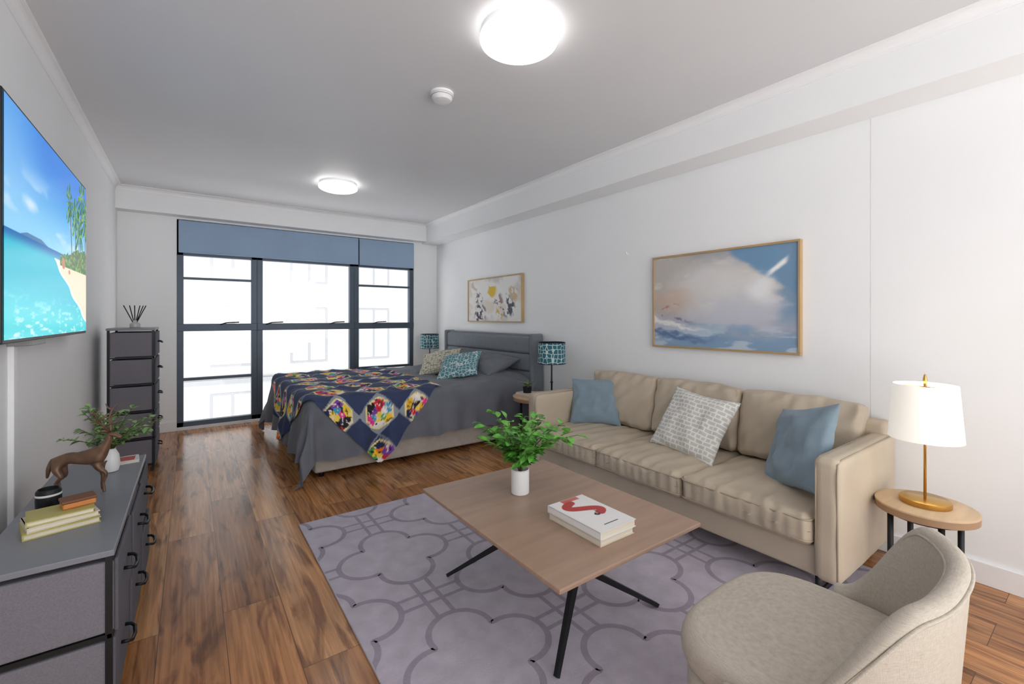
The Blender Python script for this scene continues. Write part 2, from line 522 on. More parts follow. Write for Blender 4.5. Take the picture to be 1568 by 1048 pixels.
def seascape(U, V):
    n = fbm(U * 3, V * 4, 21); n2 = fbm(U * 7, V * 9, 31)
    W = 0.25 * (n2 - 0.5)
    c = np.zeros(U.shape + (3,)); c[:] = (190, 184, 178)
    c = mixc(c, (170, 170, 174), sm(0.45, 0.7, n)); c = mixc(c, (214, 211, 208), sm(0.5, 0.75, n2) * 0.8)
    c = mixc(c, (176, 178, 196), sm(0.65, 0.35, V + 0.2 * n) * 0.7)
    cloud = sm(0.42, 0.15, np.hypot((U - 0.50) * 0.9, (V - 0.60)) + W * 0.6); c = mixc(c, (222, 220, 219), cloud * 0.85)
    low = sm(0.3, 0.1, np.hypot((U - 0.65) * 0.7, (V - 0.36) * 1.2) + W); c = mixc(c, (198, 200, 212), low * 0.8)
    bl = sm(0.0, 0.05, (U - 0.64) * 0.8 + (V - 0.88) * 0.75 + W * 0.3) * sm(0.45, 0.52, V + W)
    c = mixc(c, (114, 152, 186), bl)
    side = sm(0.84, 0.94, U + W * 0.6) * sm(0.15, 0.4, V); c = mixc(c, (120, 152, 182), side * 0.85)
    wing = sm(0.05, 0.01, np.abs((V - 0.82) - (U - 0.91) * 1.1) + 0.1 * np.abs(W)) * sm(0.80, 0.86, U) * sm(0.96, 0.92, U); c = mixc(c, (245, 245, 245), wing)
    wing = sm(0.16, 0.02, np.hypot((U - 0.79) * 1.2, (V - 0.60) * 0.7) + W * 0.4); c = mixc(c, (238, 239, 241), wing * 0.85)
    c = mixc(c, (128, 160, 190), sm(0.27, 0.08, V + W) * 0.9)
    c = mixc(c, (190, 205, 218), sm(0.50, 0.64, fbm(U * 6 + 3, V * 14, 77)) * sm(0.36, 0.1, V) * 0.9)
    c = mixc(c, (206, 180, 160), sm(0.34, 0.0, np.hypot(U - 0.12, (V - 0.52) * 1.2)) * sm(0.35, 0.6, n + 0.1) * 0.8)
    d1 = sm(0.022, 0.0, np.abs(V - 0.31 - 0.03 * np.sin(U * 14) - W * 0.5)) * sm(0.42, 0.1, U) * sm(0.4, 0.55, fbm(U * 20, V * 10, 19)); c = mixc(c, (96, 88, 124), d1 * 0.9)
    d2 = sm(0.018, 0.0, np.abs(V - 0.43 - W)) * sm(0.3, 0.05, U) * sm(0.4, 0.55, fbm(U * 20, V * 10, 29)); c = mixc(c, (176, 110, 104), d2 * 0.8)
    d3 = sm(0.04, 0.0, np.abs(V - 0.24 - W)) * sm(0.55, 0.2, U); c = mixc(c, (236, 232, 228), d3)
    d4 = sm(0.05, 0.0, np.abs(V - 0.12 - W)) * sm(0.6, 0.2, U); c = mixc(c, (84, 106, 150), d4 * 0.75)
    return c
picture(1.11, 2.13, 0.98, 1.66, seascape, 300, 200)
def blotches(U, V):
    c = np.zeros(U.shape + (3,)); c[:] = (238, 236, 233)
    c = mixc(c, (212, 208, 206), sm(0.5, 0.75, fbm(U * 6, V * 3, 41)))
    c = mixc(c, (228, 214, 196), sm(0.55, 0.7, fbm(U * 5 + 5, V * 3, 43)) * 0.7)
    def clump(cx, cz, r, col, seed, fr=16, th=0.5):
        nonlocal c
        d = np.hypot((U - cx) * 2.1, V - cz) + 0.14 * (fbm(U * 12, V * 8, seed + 50) - 0.5)
        m = sm(r, r * 0.55, d) * sm(th, th + 0.05, fbm(U * fr * 1.7 + V * 5, V * fr * 0.7, seed)); c = mixc(c, col, m * 0.9)
    clump(0.24, 0.18, 0.30, (72, 70, 82), 93); clump(0.22, 0.55, 0.18, (120, 112, 116), 99)
    clump(0.78, 0.32, 0.30, (84, 80, 92), 95); clump(0.60, 0.45, 0.20, (150, 132, 136), 97)
    clump(0.48, 0.72, 0.22, (226, 186, 60), 91, 10, 0.44); clump(0.85, 0.62, 0.22, (208, 186, 150), 103, 10)
    clump(0.12, 0.84, 0.2, (206, 190, 186), 105, 10); clump(0.62, 0.18, 0.16, (214, 178, 110), 107, 12)
    return c
picture(3.79, 4.94, 1.15, 1.68, blotches, 260, 130)
tube('wall_hook', [(XR, 2.39, 1.72), (XR - 0.02, 2.39, 1.72), (XR - 0.025, 2.39, 1.735)], 0.005, trimm, None, 6)

# ------------------------------------------------------------ rug
RX0, RX1, RY0, RY1 = 0.50, 2.62, 0.50, 2.79
rugm = M('rug_pile', (190, 181, 194), 0.95, var=0.05, vs=14, bump=0.9, bs=260, sheen=0.15)
rugd = M('rug_lines', (160, 150, 164), 0.95, var=0.05, vs=14, bump=0.9, bs=260)
g = group('area_rug', (1.6, 1.65, 0.006))
box('pile', RX0, RX1, RY0, RY1, 0.0, 0.012, rugm, g, 0.004)
rv, rf = [], []
def ribbon(pts, w, z):
    pts = [Vector((p[0], p[1])) for p in pts]; n = len(pts)
    off = []
    closed = (pts[0] - pts[-1]).length < 1e-6
    for i in range(n):
        if closed: t = pts[(i + 1) % n if i < n - 1 else 1] - pts[i - 1 if i > 0 else n - 2]
        else: t = pts[min(n - 1, i + 1)] - pts[max(0, i - 1)]
        t.normalize(); off.append(Vector((-t.y, t.x)) * w / 2)
    def clampv(p): return Vector((min(max(p.x, RX0 + .004), RX1 - .004), min(max(p.y, RY0 + .004), RY1 - .004)))
    def inb(p): return RX0 < p.x < RX1 and RY0 < p.y < RY1
    for i in range(n - 1):
        if inb(pts[i]) or inb(pts[i + 1]):
            b = len(rv)
            for q in (pts[i] + off[i], pts[i] - off[i], pts[i + 1] - off[i + 1], pts[i + 1] + off[i + 1]):
                q = clampv(q)
                rv.append((q.x, q.y, z))
            rf.append((b, b + 1, b + 2, b + 3))
def quatre(cx, cy, c, r, z, w):
    pts = []
    for q in range(4):
        a0 = q * math.pi / 2
        ox, oy = cx + c * math.cos(a0), cy + c * math.sin(a0)
        for k in range(25):
            a = a0 + math.radians(-100 + 200 * k / 24)
            pts.append((ox + r * math.cos(a), oy + r * math.sin(a)))
        am = a0 + math.pi / 4
        R = c * 1.18
        pts.append((cx + R * math.cos(am), cy + R * math.sin(am)))
    pts.append(pts[0])
    ribbon(pts, w, z)
P = 0.82; zz = 0.0122; ks = P / 0.70
for i in range(-1, 5):
    for j in range(-1, 5):
        for (ox, oy) in ((0, 0), (P / 2, P / 2)):
            cx = 0.42 + i * P + ox; cy = 0.10 + j * P + oy
            zz += 0.000002
            quatre(cx, cy, 0.125 * ks, 0.105 * ks, zz, 0.024)
            for (dx, dy) in ((1, 0), (0, 1)):
                for s in (-0.035, 0.035):
                    e0 = 0.222 * ks
                    a = (cx + dx * e0 + dy * s, cy + dy * e0 + dx * s)
                    b = (cx + dx * (P - e0) + dy * s, cy + dy * (P - e0) + dx * s)
                    ribbon([(a[0] + (b[0] - a[0]) * k / 12, a[1] + (b[1] - a[1]) * k / 12) for k in range(13)], 0.019, zz + 0.0002)
mesh('trellis_pattern', rv, rf, rugd, g)
RF = 0.0130
def restz(x, y):
    return RF if (RX0 < x < RX1 and RY0 < y < RY1) else 0.0

# ------------------------------------------------------------ coffee table
tabm = M('taupe_veneer', (164, 136, 117), 0.36, var=0.05, vs=3, stretch=(1, 8, 1))
TX0, TX1, TYa, TYb = 0.855, 1.575, 0.95, 1.885
g = group('coffee_table', (1.21, 1.42, 0.2))
box('top', TX0, TX1, TYa, TYb, 0.404, 0.42, tabm, g, 0.004)
def leg(name, foot, top):
    foot = Vector(foot); top = Vector(top)
    vs, fs = tubegeo([foot, foot.lerp(top, 0.5), top], [0.011, 0.015, 0.02], 4)
    for v in vs:
        if v.z < RF + 0.006: v.z = RF
    fixn(mesh(name, vs, fs, black, g))
leg('leg_1', (0.955, 1.826, 0.018), (1.10, 1.37, 0.385))
leg('leg_2', (0.975, 1.10, 0.018), (1.15, 1.16, 0.385))
leg('leg_3', (1.554, 1.13, 0.018), (1.00, 1.26, 0.385))
leg('leg_4', (1.50, 1.80, 0.018), (1.33, 1.45, 0.385))
box('frame_bar', 1.0, 1.36, 1.14, 1.17, 0.385, 0.404, black, g); box('frame_bar2', 1.0, 1.36, 1.36, 1.39, 0.385, 0.404, black, g)
box('frame_bar3', 1.08, 1.12, 1.15, 1.46, 0.385, 0.404, black, g); box('frame_bar4', 1.30, 1.34, 1.15, 1.46, 0.385, 0.404, black, g)

# books
paper = M('book_pages', (226, 218, 200), 0.8, var=0.04, vs=200, stretch=(0.05, 0.05, 3))
def book(par, x0, x1, y0, y1, z0, z1, cov, rot=0):
    R = Matrix.Rotation(rot, 4, 'Z')
    c = 0.003
    cx, cy = (x0 + x1) / 2, (y0 + y1) / 2
    box('cover_bottom', x0, x1, y0, y1, z0, z0 + c, cov, par, 0.001, rot=R)
    box('pages', x0 + .004, x1 - .004, y0 + .004, y1 - .004, z0 + c, z1 - c, paper, par, rot=R)
    box('cover_top', x0, x1, y0, y1, z1 - c, z1, cov, par, 0.001, rot=R)
    s = box('spine', -0.002, 0.002, -(y1 - y0) / 2, (y1 - y0) / 2, -(z1 - z0) / 2, (z1 - z0) / 2, cov, None)
    s.data.transform(Matrix.Translation((cx, cy, (z0 + z1) / 2)) @ R @ Matrix.Translation((x0 - cx + .002, 0, 0)))
    adopt(s, par)
white = M('white_cover', (225, 223, 221), 0.35, var=0.01)
cream = M('cream_cover', (216, 206, 188), 0.5, var=0.02)
g = group('stack_of_books', (1.215, 1.175, 0.45))
book(g, 1.125, 1.30, 1.045, 1.31, 0.42, 0.445, cream)
book(g, 1.12, 1.305, 1.04, 1.315, 0.445, 0.473, white)
def cover(U, V):
    c = np.zeros(U.shape + (3,)); c[:] = (232, 230, 228)
    t = np.linspace(0, 1, 40)
    sx = 0.5 + 0.30 * np.sin(t * 5.5 + 0.6); sy = 0.42 + 0.45 * t
    d = np.min(np.hypot(U[..., None] - sx, (V[..., None] - sy) * 1.4), axis=-1)
    c = mixc(c, (180, 50, 44), sm(0.11, 0.085, d))
    d = np.hypot((U - 0.55) * 1.0, (V - 0.45)); c = mixc(c, (60, 40, 44), sm(0.10, 0.08, d) * (fbm(U * 9, V * 9, 4) > 0.48))
    c = mixc(c, (60, 60, 60), ((np.abs(V - 0.12) < 0.012) & (U > 0.3) & (U < 0.7)) * 1.0)
    c = mixc(c, (190, 70, 60), sm(0.9, 0.92, V) * sm(0.3, 0.32, U) * sm(0.8, 0.78, U) * 0.8)
    return c
panel('cover_art', (1.124, 1.044, 0.4733), (1, 0, 0), (0, 1, 0), 0.178, 0.268, 120, 160, cover, attr_mat('cover_print', 0.35), g)

# ------------------------------------------------------------ plants
leafm = M('leaf_green', (98, 166, 66), 0.45, var=0.3, vs=30)
leafo = M('leaf_olive', (128, 158, 96), 0.55, var=0.25, vs=30)
stemm = M('stem_brown', (88, 84, 50), 0.7)
def plant(name, base, H, spread, nst, nleaf, ll, lw, lm, par, droop=0.4, seed=1, sleaf=0.25):
    rnd = random.Random(seed)
    vs, fs, mi = [], [], []
    def addg(v, f, m):
        o = len(vs); vs.extend(v); fs.extend([tuple(o + i for i in q) for q in f]); mi.extend([m] * len(f))
    for s in range(nst):
        a = 2 * math.pi * s / nst + rnd.uniform(-.4, .4)
        sp = spread * rnd.uniform(0.3, 1.0); hh = H * rnd.uniform(0.55, 1.0) * (1 - 0.3 * sp / spread)
        pts = []
        for k in range(9):
            t = k / 8
            pts.append(Vector((base[0] + math.cos(a) * (sp * t ** 1.5), base[1] + math.sin(a) * (sp * t ** 1.5), base[2] + hh * (t - droop * 0.35 * t ** 3 * sp / spread))))
        v, f = tubegeo(pts, [0.0026 * (1 - 0.6 * k / 8) for k in range(9)], 5); addg(v, f, 1)
        for q in range(nleaf):
            t = sleaf + (1 - sleaf) * (q + rnd.random() * .6) / nleaf
            x = min(7.99, t * 8); i = int(x); p = pts[i].lerp(pts[i + 1], x - i)
            tang = (pts[i + 1] - pts[i]).normalized()
            b = rnd.uniform(0, 6.28) if q % 2 else a + rnd.choice((-1, 1)) * rnd.uniform(.6, 2)
            d = (Vector((math.cos(b), math.sin(b), rnd.uniform(-0.35, 0.55))) + tang * 0.5).normalized()
            side = d.cross(Vector((rnd.uniform(-.4, .4), rnd.uniform(-.4, .4), 1))).normalized(); nn = side.cross(d)
            l = ll * rnd.uniform(.7, 1.15); w = lw * rnd.uniform(.8, 1.1)
            prof = [(0, .06), (.2, .7), (.45, 1.0), (.7, .8), (.9, .35), (1, .02)]
            V = []
            for (u, ww) in prof:
                c = p + d * (u * l) - Vector((0, 0, 1)) * (0.25 * l * u * u)
                V += [c - side * w / 2 * ww + nn * 0.15 * w * ww, c, c + side * w / 2 * ww + nn * 0.15 * w * ww]
            F = []
            for k in range(5):
                F += [(k * 3, k * 3 + 1, k * 3 + 4, k * 3 + 3), (k * 3 + 1, k * 3 + 2, k * 3 + 5, k * 3 + 4)]
            addg(V, F, 0)
    return mesh(name, vs, fs, [lm, stemm], par, True, mi)
vasem = M('white_ceramic', (232, 232, 232), 0.3, var=0.01)
g = group('potted_plant', (1.188, 1.583, 0.5))
lathe('vase', [(0.036, 0), (0.040, 0.004), (0.040, 0.105), (0.036, 0.108), (0.034, 0.10), (0.034, 0.02), (0.0001, 0.018)], (1.188, 1.583, 0.42), vasem, g)
plant('foliage', (1.188, 1.583, 0.50), 0.38, 0.27, 30, 14, 0.062, 0.033, leafm, g, seed=4, sleaf=0.25, droop=0.7)

# ------------------------------------------------------------ sofa
sofam = M('sofa_beige_leather', (190, 176, 156), 0.5, var=0.035, vs=5, bump=0.12, bs=60, spec=0.35)
pipem = M('sofa_piping', (174, 159, 138), 0.55, var=0.03)
SX0, SX1 = 2.10, 2.885
SY0, SY1 = 0.67, 2.70
g = group('sofa', (2.5, 1.68, 0.3))
rbox('base', ((2.13 + SX1) / 2, (SY0 + SY1) / 2, 0.175), (SX1 - 2.13, SY1 - SY0 - 0.10, 0.13), 0.015, sofam, g)
rbox('back_frame', (2.825, (SY0 + SY1) / 2, 0.40), (0.11, SY1 - SY0 - 0.04, 0.57), 0.03, sofam, g)
for (a, nm) in ((SY0, 'arm_near'), (SY1 - 0.10, 'arm_far')):
    rbox(nm, ((SX0 + 2.84) / 2, a + 0.05, 0.367), (2.84 - SX0, 0.10, 0.515), 0.035, sofam, g, bulge=(0, 0.006, 0), wr=0.005, ws=9, n=14)
    for yy in (a + 0.012, a + 0.088):
        tube('arm_piping', [(SX0 + 0.008, yy, 0.13), (SX0 + 0.004, yy, 0.56), (SX0 + 0.012, yy, 0.605), (SX0 + 0.05, yy, 0.617), (2.80, yy, 0.617)], 0.0035, pipem, g, 6)
ca, cb = SY0 + 0.10, SY1 - 0.10
cw = (cb - ca) / 3
for i in range(3):
    yc = ca + cw * (i + 0.5)
    def seatfn(q, a, b, c, s=i):
        if a < -0.5: q.x += 0.006 * math.sin(b * 34 + s + 3 * noise.noise(Vector((b * 3, s, 0)))) * (1 - c * c)
        if c > 0:
            q.z += 0.003 * math.sin(b * 19 + a * 4 + s * 2)
            q.z += 0.006 * math.sin(b * 26 + 5 * noise.noise(Vector((b * 4, a * 2, s)))) * max(0, -a) ** 2
        return q
    rbox('seat_cushion_%d' % i, ((2.085 + 2.76) / 2, yc, 0.305), (2.76 - 2.085, cw - 0.006, 0.135), 0.035, sofam, g, bulge=(0.012, 0, 0.022), n=30, wr=0.006, ws=8, fn=seatfn)
    for z in (0.352, 0.262):
        hx0, hx1, hy = 2.083, 2.75, cw / 2 - 0.004
        pts = []
        rr = 0.03
        for (cx_, cy_, a0) in ((hx0 + rr, yc - hy + rr, 180), (hx1 - rr, yc - hy + rr, 270), (hx1 - rr, yc + hy - rr, 0), (hx0 + rr, yc + hy - rr, 90)):
            for k in range(5):
                t = math.radians(a0 + 90 * k / 4); pts.append((cx_ + rr * math.cos(t), cy_ + rr * math.sin(t), z))
        tube('piping', pts, 0.004, pipem, g, 6, True)
    R = Matrix.Rotation(math.radians(12), 4, 'Y')
    def backfn(q, a, b, c, s=i):
        q.x += 0.005 * math.sin(c * 9 + b * 14 + s) * (1 if a < 0 else 0) + 0.008 * math.sin(b * 22 + s + 4 * noise.noise(Vector((b * 3, c, s)))) * max(0, abs(c) - 0.2)
        return q
    rbox('back_cushion_%d' % i, (2.745, yc, 0.57), (0.15, cw - 0.006, 0.39), 0.04, sofam, g, bulge=(0.035, 0, 0.008), n=26, wr=0.010, ws=7, rot=R, fn=backfn)
for (yy) in (SY0 + 0.10, SY1 - 0.12):
    tube('sled_leg', [(2.57, yy, 0.115), (2.57, yy, 0.010 + RF), (2.16, yy, 0.010 + RF), (2.16, yy, 0.115)], 0.010, black, g, 6)
    tube('rear_leg', [(2.80, yy, 0.115), (2.80, yy, 0.0)], 0.012, black, g, 8)
bluem = M('blue_cushion_fabric', (128, 147, 160), 0.85, var=0.04, vs=12, bump=0.3, bs=500, sheen=0.2)
def pattern_mat(name, c0, c1, scale, thr, rough=0.85, kind='brick'):
    m, nt, b = newmat(name); N = nt.nodes.new; Lk = nt.links.new
    tc = N('ShaderNodeTexCoord')
    if kind == 'brick':
        t = N('ShaderNodeTexBrick'); t.offset = 0.5; t.squash = 0.6; t.squash_frequency = 3
        t.inputs['Scale'].default_value = scale
        t.inputs['Color1'].default_value = L4(c0); t.inputs['Color2'].default_value = L4(c0); t.inputs['Mortar'].default_value = L4(c1)
        t.inputs['Mortar Size'].default_value = thr; t.inputs['Brick Width'].default_value = 0.9; t.inputs['Row Height'].default_value = 0.5
        n = N('ShaderNodeTexNoise'); n.inputs['Scale'].default_value = 9
        mx = N('ShaderNodeMix'); mx.data_type = 'RGBA'; mx.inputs['Factor'].default_value = 0.02
        Lk(tc.outputs['Object'], mx.inputs[6]); Lk(tc.outputs['Object'], n.inputs['Vector']); Lk(n.outputs['Color'], mx.inputs[7])
        Lk(mx.outputs[2], t.inputs['Vector']); Lk(t.outputs['Color'], b.inputs['Base Color'])
    else:
        v = N('ShaderNodeTexVoronoi'); v.feature = 'DISTANCE_TO_EDGE'; v.inputs['Scale'].default_value = scale
        v.inputs['Randomness'].default_value = 0.45
        Lk(tc.outputs['Object'], v.inputs['Vector'])
        r = N('ShaderNodeValToRGB'); r.color_ramp.interpolation = 'CONSTANT'
        r.color_ramp.elements[0].color = L4(c1); r.color_ramp.elements[1].color = L4(c0); r.color_ramp.elements[1].position = thr
        Lk(v.outputs['Distance'], r.inputs['Fac']); Lk(r.outputs['Color'], b.inputs['Base Color'])
    b.inputs['Roughness'].default_value = rough
    return m
whpat = pattern_mat('white_grid_fabric', (198, 196, 190), (232, 230, 224), 20, 0.08)
pillow('throw_cushion', frame((2.57, 2.44, 0.545), (-0.75, -0.45, 0.42), 0.06), 0.40, 0.38, 0.13, bluem, 1)
pillow('throw_cushion', frame((2.51, 1.57, 0.545), (-0.85, 0.05, 0.55), -0.10), 0.46, 0.42, 0.14, whpat, 2)
pillow('throw_cushion', frame((2.42, 0.945, 0.565), (-0.62, 0.55, 0.35), 0.28), 0.43, 0.43, 0.13, bluem, 3)

# ------------------------------------------------------------ round side tables + lamp
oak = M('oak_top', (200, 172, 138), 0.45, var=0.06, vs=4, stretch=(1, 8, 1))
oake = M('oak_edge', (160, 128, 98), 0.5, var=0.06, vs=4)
def round_table(x, y, z, r, legr=0.011):
    g = group('round_side_table', (x, y, z / 2))
    lathe('top', [(0.0001, 0), (r - 0.006, 0), (r, -0.004), (r, -0.010), (r - 0.001, -0.010)], (x, y, z), oak, g, 64)
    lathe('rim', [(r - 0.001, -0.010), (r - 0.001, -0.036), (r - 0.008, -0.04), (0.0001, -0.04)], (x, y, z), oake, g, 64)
    for k in range(4):
        a = math.radians(35 + 90 * k)
        px, py = x + (r * .72) * math.cos(a), y + (r * .72) * math.sin(a)
        tube('leg_%d' % k, [(px, py, z - 0.04), (px, py, restz(px, py))], legr, black, g, 10)
    pts = [(x + r * .72 * math.cos(t * math.pi / 12), y + r * .72 * math.sin(t * math.pi / 12), z - 0.048) for t in range(24)]
    tube('ring', pts, 0.008, black, g, 6, True)
round_table(2.50, 0.497, 0.42, 0.165)
brass = M('brass', (206, 164, 92), 0.25, 1.0, var=0.03)
def shade_mat(name, rgb, e):
    m, nt, b = newmat(name)
    b.inputs['Base Color'].default_value = L4(rgb); b.inputs['Roughness'].default_value = 0.9
    b.inputs['Emission Color'].default_value = L4(rgb); b.inputs['Emission Strength'].default_value = e
    return m
lx, ly = 2.50, 0.497
TT = 0.4208
g = group('table_lamp', (lx, ly, 0.65))
lathe('base', [(0.0001, 0.0), (0.082, 0), (0.084, 0.004), (0.084, 0.020), (0.078, 0.024), (0.0001, 0.024)], (lx, ly, TT), brass, g)
tube('pole', [(lx, ly, TT + 0.02), (lx, ly, 0.95)], 0.005, brass, g)
lathe('finial', [(0.006, 0), (0.008, 0.01), (0.004, 0.035), (0.0001, 0.04)], (lx, ly, 0.925), brass, g)
lathe('shade', [(0.121, 0.0), (0.104, 0.228), (0.1025, 0.228), (0.1195, 0.0), (0.121, 0.0)], (lx, ly, 0.692), shade_mat('linen_shade', (250, 245, 235), 0.35), g)
for k in range(3):
    a = k * 2.094
    tube('spider_%d' % k, [(lx, ly, 0.910), (lx + 0.104 * math.cos(a), ly + 0.104 * math.sin(a), 0.915)], 0.002, brass, g, 5)
lathe('bulb', [(0.0001, 0), (0.02, 0.01), (0.03, 0.04), (0.02, 0.07), (0.0001, 0.08)], (lx + 0.03, ly, 0.77), emis('bulb_glow', (255, 248, 234), 40), g, 16)

# ------------------------------------------------------------ armchair
def tweed():
    m, nt, b = newmat('tweed_fabric'); N = nt.nodes.new; Lk = nt.links.new
    tc = N('ShaderNodeTexCoord')
    facs = []
    for sc in ((1, 1, 14), (14, 14, 1)):
        mp = N('ShaderNodeMapping'); mp.inputs['Scale'].default_value = sc; Lk(tc.outputs['Object'], mp.inputs['Vector'])
        n2 = N('ShaderNodeTexNoise'); n2.inputs['Scale'].default_value = 60; n2.inputs['Detail'].default_value = 2; Lk(mp.outputs[0], n2.inputs['Vector'])
        facs.append(n2)
    mx = N('ShaderNodeMath'); mx.operation = 'ADD'; Lk(facs[0].outputs['Fac'], mx.inputs[0]); Lk(facs[1].outputs['Fac'], mx.inputs[1])
    ml = N('ShaderNodeMath'); ml.operation = 'MULTIPLY'; ml.inputs[1].default_value = 0.5; Lk(mx.outputs[0], ml.inputs[0])
    r = N('ShaderNodeValToRGB'); r.color_ramp.elements[0].position = 0.32; r.color_ramp.elements[1].position = 0.66
    r.color_ramp.elements[0].color = L4((168, 158, 144)); r.color_ramp.elements[1].color = L4((196, 187, 174))
    Lk(ml.outputs[0], r.inputs['Fac']); Lk(r.outputs['Color'], b.inputs['Base Color'])
    bp = N('ShaderNodeBump'); bp.inputs['Strength'].default_value = 0.12; bp.inputs['Distance'].default_value = 0.001
    Lk(ml.outputs[0], bp.inputs['Height']); Lk(bp.outputs['Normal'], b.inputs['Normal'])
    b.inputs['Roughness'].default_value = 0.9
    return m
tw = tweed()
CX, CY = 1.275, 0.455
g = group('tub_armchair', (CX, CY, 0.3))
def plan(phi, a, b, e=2.4):
    s, c = math.sin(phi), -math.cos(phi)
    k = (abs(s) ** e + abs(c) ** e) ** (-1 / e)
    return Vector((CX + a * s * k, CY + b * c * k, 0))
vs, fs = [], []
NP = 80; A = math.radians(106)
rimo, rimi = [], []
for i in range(NP + 1):
    phi = -A + 2 * A * i / NP
    d = math.degrees(phi) - 6
    lo_, hi_ = (34, 96) if d < 0 else (46, 98)
    t = min(1, max(0, (abs(d) - lo_) / (hi_ - lo_))); t = t * t * (3 - 2 * t)
    top = 0.655 - 0.265 * t
    prof = []
    for z in (0.12, 0.22, 0.32):
        prof.append((1 - 0.10 * (0.40 - z) / 0.3, z))
    for k in range(1, 6):
        prof.append((1.0, 0.32 + (top - 0.02 - 0.32) * k / 5))
    th = 0.042
    ring = []
    for (sc, z) in prof:
        flare = 0.02 * max(0, (z - 0.36)) / 0.3
        ring.append(plan(phi, 0.325 * sc + flare, 0.245 * sc + flare) + Vector((0, 0, z)))
    oT = plan(phi, 0.345, 0.265); iT = plan(phi, 0.345 - th, 0.265 - th)
    for k in range(1, 6):
        a = math.pi * k / 6
        p = oT.lerp(iT, (1 - math.cos(a)) / 2); ring.append(p + Vector((0, 0, top - 0.02 + 0.022 * math.sin(a))))
    rimo.append(oT + Vector((0, 0, top - 0.018))); rimi.append(iT + Vector((0, 0, top - 0.018)))
    for k in range(6):
        z = top - 0.02 + (0.30 - (top - 0.02)) * k / 5
        ring.append(plan(phi, 0.325 - th + 0.02 * (z - 0.3) / 0.35, 0.245 - th + 0.02 * (z - 0.3) / 0.35) + Vector((0, 0, z)))
    K = len(ring); vs += ring
for i in range(NP):
    for k in range(K - 1):
        fs.append((i * K + k, (i + 1) * K + k, (i + 1) * K + k + 1, i * K + k + 1))
fs.append(tuple(range(K))); fs.append(tuple(reversed(range(NP * K, NP * K + K))))
fixn(mesh('backrest_shell', vs, fs, tw, g, True))
tube('rim_piping', rimo, 0.004, tw, g, 6); tube('rim_piping_inner', rimi, 0.0035, tw, g, 6)
def superbody(name, a, b, z0, z1, r, yoff=0, dome=0.0, e=3.2, n=72, m=10):
    vs, fs = [], []
    prof = [(0.0, z0)] + [(1 - (r / a) * (1 - math.sin(math.pi / 2 * k / m)), z0 + r * (1 - math.cos(math.pi / 2 * k / m))) for k in range(m + 1)]
    prof += [(1 - (r / a) * (1 - math.cos(math.pi / 2 * k / m)), z1 - r + r * math.sin(math.pi / 2 * k / m)) for k in range(m + 1)]
    for k in range(1, 9):
        u = (1 - r / a) * (1 - k / 8); prof.append((max(u, 1e-3), z1 + dome * (1 - (u / (1 - r / a)) ** 2)))
    for (s, z) in prof:
        for i in range(n):
            t = 2 * math.pi * i / n; cs, sn = math.cos(t), math.sin(t)
            k = (abs(cs) ** e + abs(sn) ** e) ** (-1 / e)
            vs.append((CX + a * s * cs * k, CY + yoff + b * s * sn * k, z))
    for j in range(len(prof) - 1):
        for i in range(n):
            i2 = (i + 1) % n; fs.append((j * n + i, j * n + i2, (j + 1) * n + i2, (j + 1) * n + i))
    fixn(mesh(name, vs, fs, tw, g, True))
superbody('seat_base', 0.285, 0.245, 0.12, 0.31, 0.03, 0.015)
superbody('seat_cushion', 0.284, 0.256, 0.295, 0.398, 0.045, 0.025, 0.012)
for sx in (-1, 1):
    for sy in (-1, 1):
        px, py = CX + sx * 0.21, CY + sy * 0.17
        tube('leg', [(CX + sx * 0.2, CY + sy * 0.16, 0.13), (px, py, restz(px, py) + 0.0012)], [0.018, 0.011], black, g)

# ------------------------------------------------------------ bed
bedg = M('duvet_grey', (106, 109, 118), 0.85, var=0.05, vs=7, bump=0.15, bs=90, sheen=0.1)
baseM = M('bed_base_fabric', (180, 172, 164), 0.9, var=0.04, vs=20, bump=0.3, bs=500)
headm = M('headboard_grey', (120, 126, 134), 0.85, var=0.03, vs=20, bump=0.3, bs=600, sheen=0.1)
BX0, BX1, BY0, BY1, BZ = 0.74, 2.74, 3.52, 5.24, 0.575
g = group('bed', (1.75, 4.38, 0.3))
rbox('base', ((BX0 + BX1) / 2, (BY0 + BY1) / 2, 0.15), (BX1 - BX0, BY1 - BY0, 0.22), 0.02, baseM, g)
rbox('mattress', ((BX0 + BX1) / 2, (BY0 + BY1) / 2, 0.40), (BX1 - BX0, BY1 - BY0, 0.28), 0.05, M('mattress_white', (220, 220, 220), 0.9), g)
for (a, b) in ((BX0 + .06, BY0 + .06), (BX0 + .06, BY1 - .06), (BX1 - .06, BY0 + .06), (BX1 - .06, BY1 - .06)):
    tube('foot', [(a, b, 0.05), (a, b, 0)], 0.02, black, g)
for k in range(4):
    z0 = 0.30 + k * 0.178
    rbox('headboard_channel_%d' % k, (2.80, (3.50 + 5.29) / 2, z0 + 0.089), (0.10, 5.29 - 3.50, 0.176), 0.03, headm, g, bulge=(0.012, 0, 0), n=6)
box('headboard_back', 2.80, 2.88, 3.48, 5.31, 0.02, 1.03, headm, g, 0.01)
rbox('headboard_wing_a', (2.81, 3.475, 0.53), (0.15, 0.05, 1.02), 0.02, headm, g)
rbox('headboard_wing_b', (2.81, 5.315, 0.53), (0.15, 0.05, 1.02), 0.02, headm, g)

